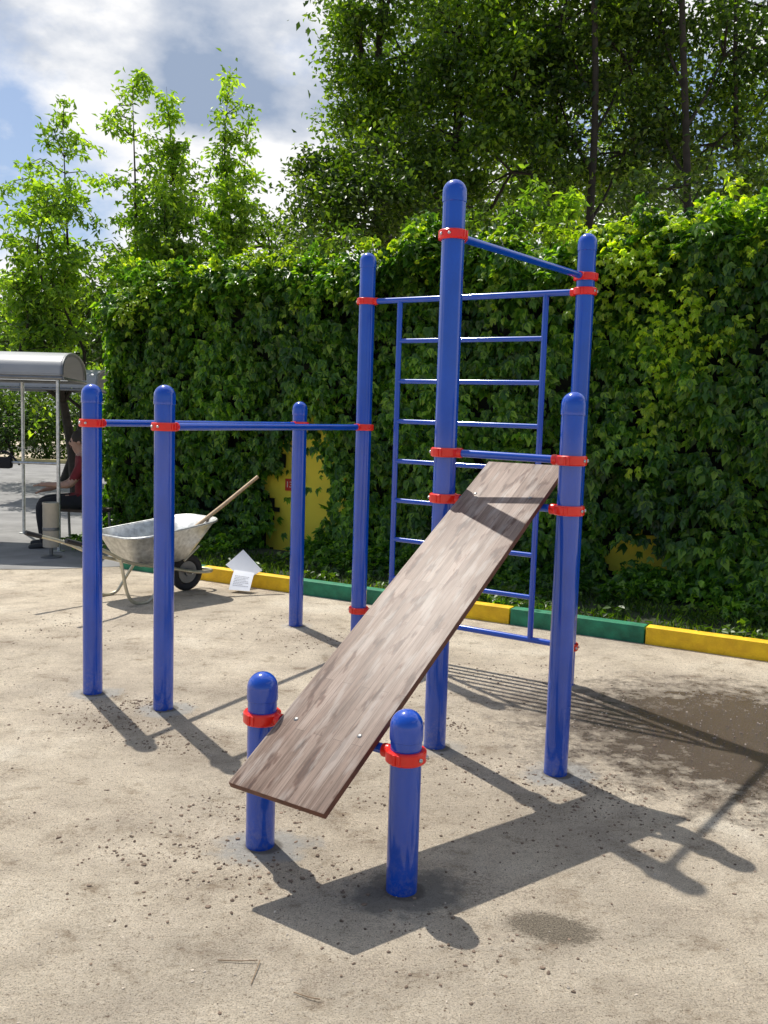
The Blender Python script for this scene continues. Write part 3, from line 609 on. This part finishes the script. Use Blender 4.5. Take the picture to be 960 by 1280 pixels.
for k in range(8):
    f=k/7; w=.10*math.sqrt(max(.02,1-f**4)); rows.append([bm.verts.new(A+d*(.24*f)*.9+sd*w*(j/4-1)+un*(.03*((j/4-1)**2)+.004)) for j in range(9)])
for a_,b_ in zip(rows,rows[1:]):
    for j in range(8): bm.faces.new((a_[j],a_[j+1],b_[j+1],b_[j]))
finish('blade',bm,DARKMETAL,sh)
# ------------------------------------------------------------ papers
def paper(name,lab,corners,curl,text):
    tl,tr,bl_,br=[Vector(q) for q in corners]; nrm=(tr-tl).cross(bl_-tl).normalized()
    bm=bmesh.new(); g=[]
    def S(u,v): return tl.lerp(tr,u).lerp(bl_.lerp(br,u),v)+nrm*curl*math.sin(math.pi*v)*(1-.5*u)
    for j in range(13): g.append([bm.verts.new(S(i/8,j/12)) for i in range(9)])
    for j in range(12):
        for i in range(8): bm.faces.new((g[j][i],g[j][i+1],g[j+1][i+1],g[j+1][i]))
    o=finish(name,bm,PAPER); tag(o,lab,'paper')
    if text:
        bm=bmesh.new()
        s_=1 if nrm.dot(Vector((0,0,H))-tl)>0 else -1
        for j in range(7):
            v=.30+.08*j; u=.14
            while u<.8-.2*(j%3==2):
                w=random.uniform(.04,.11); q=[S(u,v),S(u+w,v),S(u+w,v+.02),S(u,v+.02)]
                bm.faces.new([bm.verts.new(x_+nrm*s_*.0025) for x_ in q]); u+=w+.025
        finish('printed_lines',bm,INK,o)
paper('paper_sheet','blank white paper sheet propped up against the yellow kerb, upper of two',[AT(304,687,8.45),AT(328,713,8.38),AT(282,706,8.30),AT(306,725,8.22)],.004,False)
paper('paper_sheet','printed white paper sheet leaning over the yellow kerb onto the ground, lower of two',[AT(293,712,8.24),AT(318,716,8.16),AT(286,737,8.05),AT(312,739,8.0)],-.008,True)
# ------------------------------------------------------------ canopy shelter
uA=Vector((-1,.04,0)).normalized(); NR=Vector((-3.62,10.1,1.985)); FR=Vector((-3.86,11.6,1.985))
def canopy(name,lab,NR,FR,length,rise,poles,ztop):
    cr=FR-NR; t=thing(name,(NR.x,NR.y,0),lab,'canopy','arched canopies over the benches'); bm=bmesh.new(); rows=[]
    K=14
    for side_ in (0,.02):
        rr=[]
        for i in range(K+1):
            a=math.pi*i/K; pr=(1-math.cos(a))/2; z=rise*math.sin(a)**.75 if 0<i<K else 0
            rr.append((pr,z+side_))
        rows.append(rr)
    nL=8
    for rr in rows:
        g=[[bm.verts.new(NR+cr*pr+uA*(length*k/nL)+Vector((0,0,z))) for pr,z in rr] for k in range(nL+1)]
        for k in range(nL):
            for i in range(K): bm.faces.new((g[k][i],g[k][i+1],g[k+1][i+1],g[k+1][i]))
    finish('roof_sheet',bm,CANOPY,t)
    for k in range(4):
        bm=bmesh.new(); off=uA*(length*k/3*.995+.01)
        tube(bm,[NR+cr*pr+off+Vector((0,0,z+.004)) for pr,z in rows[0]],.021,8); finish('rib',bm,DARKMETAL,t)
    for q in (NR,FR):
        bm=bmesh.new(); tube(bm,[q+Vector((0,0,-.03)),q+uA*length+Vector((0,0,-.03))],.022,8); finish('beam',bm,DARKMETAL,t)
    bm=bmesh.new(); tube(bm,[NR+Vector((0,0,-.03)),FR+Vector((0,0,-.03))],.018,8); finish('beam',bm,DARKMETAL,t)
    for q in poles:
        bm=bmesh.new(); tube(bm,[(q.x,q.y,0),(q.x,q.y,q.z)],.021,12); lathe(bm,(q.x,q.y,0),[(.06,.006),(.06,.014),(.026,.016)],16); finish('pole',bm,GALV,t)
    return t
c1=canopy('bench_canopy','nearer grey arched canopy on metal poles at the left edge',NR,FR,3.5,.27,[NR+uA*.06+Vector((0,.02,-.05)),Vector((-4.65,11.55,1.94)),NR+uA*3.4+Vector((0,0,-.05))],2)
c2=canopy('bench_canopy','second grey arched canopy mostly hidden behind the first blue post',Vector((-5.0,15.6,1.99)),Vector((-5.15,17.1,1.99)),2.0,.33,[Vector((-5.1,15.62,1.95)),Vector((-5.2,17.05,1.95)),Vector((-6.9,15.65,1.95))],2)
bm=bmesh.new(); tube(bm,[Vector((-3.68,10.12,1.0)),Vector((-6.9,10.25,1.0))],.016,8); finish('rail',bm,GALV,c1)
bq=AT(8,578,10.2)
bag=thing('shoulder_bag',(bq.x,bq.y,bq.z-.12),'black bag hanging on the canopy rail at the left edge','bag')
bm=bmesh.new(); box(bm,(bq.x-.03,bq.y-.06,bq.z-.0),.24,.10,.13,bev=.035); finish('pouch',bm,BLACKCLOTH,bag)
bm=bmesh.new(); tube(bm,smoothpts([(bq.x-.13,bq.y-.06,bq.z+.02),(bq.x-.05,bq.y-.03,bq.z+.12),(bq.x+.05,bq.y-.03,bq.z+.10),(bq.x+.17,bq.y-.05,bq.z-.02)],4),.012,6); finish('strap',bm,BLACKCLOTH,bag)
bench=thing('bench',(-3.75,10.75,0),'low bench with metal legs under the near canopy, carrying the seated person','bench')
bc=Vector((-3.62,10.70,0)); bX=Vector((.98,-.2,0)).normalized(); bY=Vector((-bX.y,bX.x,0)); BWD=simple('bench_wood',(.09,.065,.05),.6)
for k in range(3):
    bm=bmesh.new(); box(bm,bc+bY*(-.14+.14*k)+Vector((0,0,.43)),.62,.12,.035,bX,bY,Vector((0,0,1)),.006); finish('seat_slat',bm,BWD,bench)
for s in (-1,1):
    bm=bmesh.new(); b0=bc+bX*(.27*s)
    tube(bm,[b0-bY*.20,b0-bY*.17+Vector((0,0,.405)),b0+bY*.17+Vector((0,0,.405)),b0+bY*.20],.016,8); finish('leg',bm,DARKMETAL,bench)
bq=G(64,697); bn_=thing('litter_bin',(bq.x,bq.y,0),'slim beige metal litter bin on a round foot beside the canopy pole','bin')
bm=bmesh.new(); lathe(bm,(bq.x,bq.y,0),[(.0,.12),(.083,.12),(.085,.125),(.085,.58),(.088,.585),(.088,.605),(.080,.605),(.080,.45),(0,.45)],28); finish('barrel',bm,simple('bin_metal',(.50,.45,.36),.5,.1,.12,9),bn_)
bm=bmesh.new(); lathe(bm,(bq.x,bq.y,0),[(.0,.006),(.11,.006),(.11,.018),(.02,.024),(.02,.12)],28); finish('foot',bm,DARKMETAL,bn_)
bm=bmesh.new(); lathe(bm,(bq.x,bq.y,0),[(.086,.30),(.0875,.305),(.0875,.33),(.086,.335)],28); finish('band',bm,DARKMETAL,bn_)
# ------------------------------------------------------------ person
SKIN=simple('skin',(.42,.25,.18),.55,0,.08); MAROON=simple('maroon_shirt',(.15,.012,.016),.85,0,.25); DENIM=simple('dark_trousers',(.015,.016,.02),.9,0,.2); SHOE=simple('shoe',(.03,.03,.03),.6); HAIR=simple('hair',(.02,.014,.01),.7)
def person(lab,origin,face,scale=1.0):
    o0=Vector(origin); f=Vector((math.cos(face),math.sin(face),0)); s=Vector((-f.y,f.x,0))
    W=lambda a,b,c: o0+f*a+s*b+Vector((0,0,c))
    root=thing('person',o0,lab,'person')
    vs=[];rd=[];ed=[]
    def add(q,r_,par=None):
        vs.append(q); rd.append(r_); i=len(vs)-1
        if par is not None: ed.append((par,i))
        return i
    pel=add(W(0,0,.54),(.155,.13)); wa=add(W(-.02,0,.68),(.145,.12),pel); ch=add(W(-.01,0,.86),(.16,.125),wa); up_=add(W(.0,0,.98),(.13,.09),ch)
    nk=add(W(.03,0,1.06),(.055,.055),up_); hd=add(W(.06,0,1.12),(.062,.07),nk); h2=add(W(.065,0,1.19),(.072,.088),hd); h3=add(W(.055,0,1.255),(.062,.075),h2)
    no=add(W(.16,0,1.165),(.012,.014),h2)
    for sg in (-1,1):
        sh_=add(W(.0,sg*.18,.965),(.066,.064),up_)
        el=add(W(.14,sg*.24,.72),(.045,.045),sh_)
        wr=add(W(.37,sg*.18,.72 if sg>0 else .65),(.027,.027),el)
        pm=add(W(.44,sg*.16,.72 if sg>0 else .63),(.030,.018),wr)
        for q in range(4):
            a=add(W(.48,sg*.16+(q-1.5)*.019,(.72 if sg>0 else .62)-.004),(.0095,.0095),pm)
            add(W(.525-.006*abs(q-1),sg*.16+(q-1.5)*.019,(.705 if sg>0 else .595)),(.008,.008),a)
        add(W(.45,sg*.16-sg*.05,(.735 if sg>0 else .64)),(.010,.010),wr)
        hp=add(W(.04,sg*.10,.53),(.10,.095),pel); kn=add(W(.45,sg*.15,.52),(.068,.068),hp); cf=add(W(.44,sg*.15,.33),(.058,.055),kn); an=add(W(.42,sg*.15,.10),(.038,.040),cf); 
        hl=add(W(.41,sg*.15,.05),(.042,.045),an); add(W(.58,sg*.16,.038),(.042,.030),hl)
    me=bpy.data.meshes.new('body'); me.from_pydata([tuple(q) for q in vs],ed,[]); ob=bpy.data.objects.new('tmp_body',me); C.objects.link(ob)
    md=ob.modifiers.new('Skin','SKIN'); md.use_smooth_shade=True
    for i,rr in enumerate(rd): me.skin_vertices[0].data[i].radius=rr; me.skin_vertices[0].data[i].use_root=(i==0)
    ob.modifiers.new('Sub','SUBSURF').levels=2
    dg=bpy.context.evaluated_depsgraph_get(); dg.update(); bme=bpy.data.meshes.new_from_object(ob.evaluated_get(dg)); bpy.data.objects.remove(ob)
    bme.materials.clear(); body=link('body',bme,[SKIN,MAROON,DENIM,SHOE],root)
    for pl in bme.polygons:
        c_=Vector(pl.center)-o0; a=c_.dot(f); z=c_.z; lat=abs(c_.dot(s))
        if z<.085 : i=3
        elif z<.60: i=2
        elif z<1.035 and a<.17 and not (lat>.19 and z<.78): i=1
        else: i=0
        pl.material_index=i
    bm=bmesh.new(); lathe(bm,W(.043,0,1.215),[(.083,-.04),(.092,0),(.088,.04),(.066,.08),(.035,.10),(0,.105)],20,axis=Vector((-.25*f.x,-.25*f.y,1))); finish('hair',bm,HAIR,root)
    for sg in (-1,1):
        bm=bmesh.new(); bmesh.ops.create_icosphere(bm,subdivisions=2,radius=.011,matrix=Matrix.Translation(W(.138,sg*.032,1.19))); finish('eye',bm,HAIR,root)
        bm=bmesh.new(); bmesh.ops.create_icosphere(bm,subdivisions=2,radius=.02,matrix=Matrix.Translation(W(.05,sg*.080,1.18))); finish('ear',bm,SKIN,root)
    bm=bmesh.new(); box(bm,W(.137,0,1.128),.008,.045,.008,f,s,bev=.002); finish('mouth',bm,simple('lips',(.3,.1,.09),.5),root)
    root.scale=(scale,)*3
    return root
person('person in dark red top and black trousers seated beside the leftmost blue post',Vector((-3.56,10.62,-.02)),math.radians(198),1.06)
# ------------------------------------------------------------ world & sun
sd_=Vector((-.31,.49,1)).normalized()
sun=bpy.data.lights.new('sun','SUN'); sun.energy=5.0; sun.angle=math.radians(.53); sun.color=(1,.955,.87)
so=bpy.data.objects.new('sun',sun); C.objects.link(so); so.rotation_euler=sd_.to_track_quat('Z','Y').to_euler(); so.location=(-5,8,16)
w=bpy.data.worlds.new('World'); scn.world=w; w.use_nodes=True; nt=w.node_tree; bg=nt.nodes['Background']
sky=nt.nodes.new('ShaderNodeTexSky'); sky.sky_type='NISHITA'; sky.sun_disc=False; sky.sun_elevation=math.asin(sd_.z); sky.sun_rotation=math.atan2(sd_.x,sd_.y); sky.air_density=1.0; sky.dust_density=1.2
tc=nt.nodes.new('ShaderNodeTexCoord').outputs['Generated']
mp=N(nt,'ShaderNodeMapping'); mp.inputs['Scale'].default_value=(1,1,1.7); mp.inputs['Location'].default_value=(.60,.1,.31); nt.links.new(tc,mp.inputs[0])
n1=noise(nt,mp.outputs[0],2.8,10,.55); n2=noise(nt,mp.outputs[0],4.4,8,.52)
sep=N(nt,'ShaderNodeSeparateXYZ'); nt.links.new(tc,sep.inputs[0])
thr=mth(nt,'MULTIPLY',mth(nt,'SUBTRACT',.35,sep.outputs[1],clamp=True),.26)
n1b=mth(nt,'SUBTRACT',n1,thr)
mask=ramp(nt,n1b,[(.37,(0,0,0)),(.46,(1,1,1))])
g2=ramp(nt,n2,[(.35,(0,0,0)),(.44,(.5,.5,.5)),(.505,(1,1,1))])
ccol=mixc(nt,g2,(4.0,5.0,6.8),(11.8,11.8,11.9))
sk=mixc(nt,.22,mixc(nt,1.0,sky.outputs[0],(1.1,1.2,1.35),'MULTIPLY'),(6.5,7.6,9.2))
nt.links.new(mixc(nt,mask,sk,ccol),bg.inputs[0]); bg.inputs[1].default_value=.086
scn.view_settings.view_transform='Standard'; scn.view_settings.look='None'; scn.view_settings.exposure=0
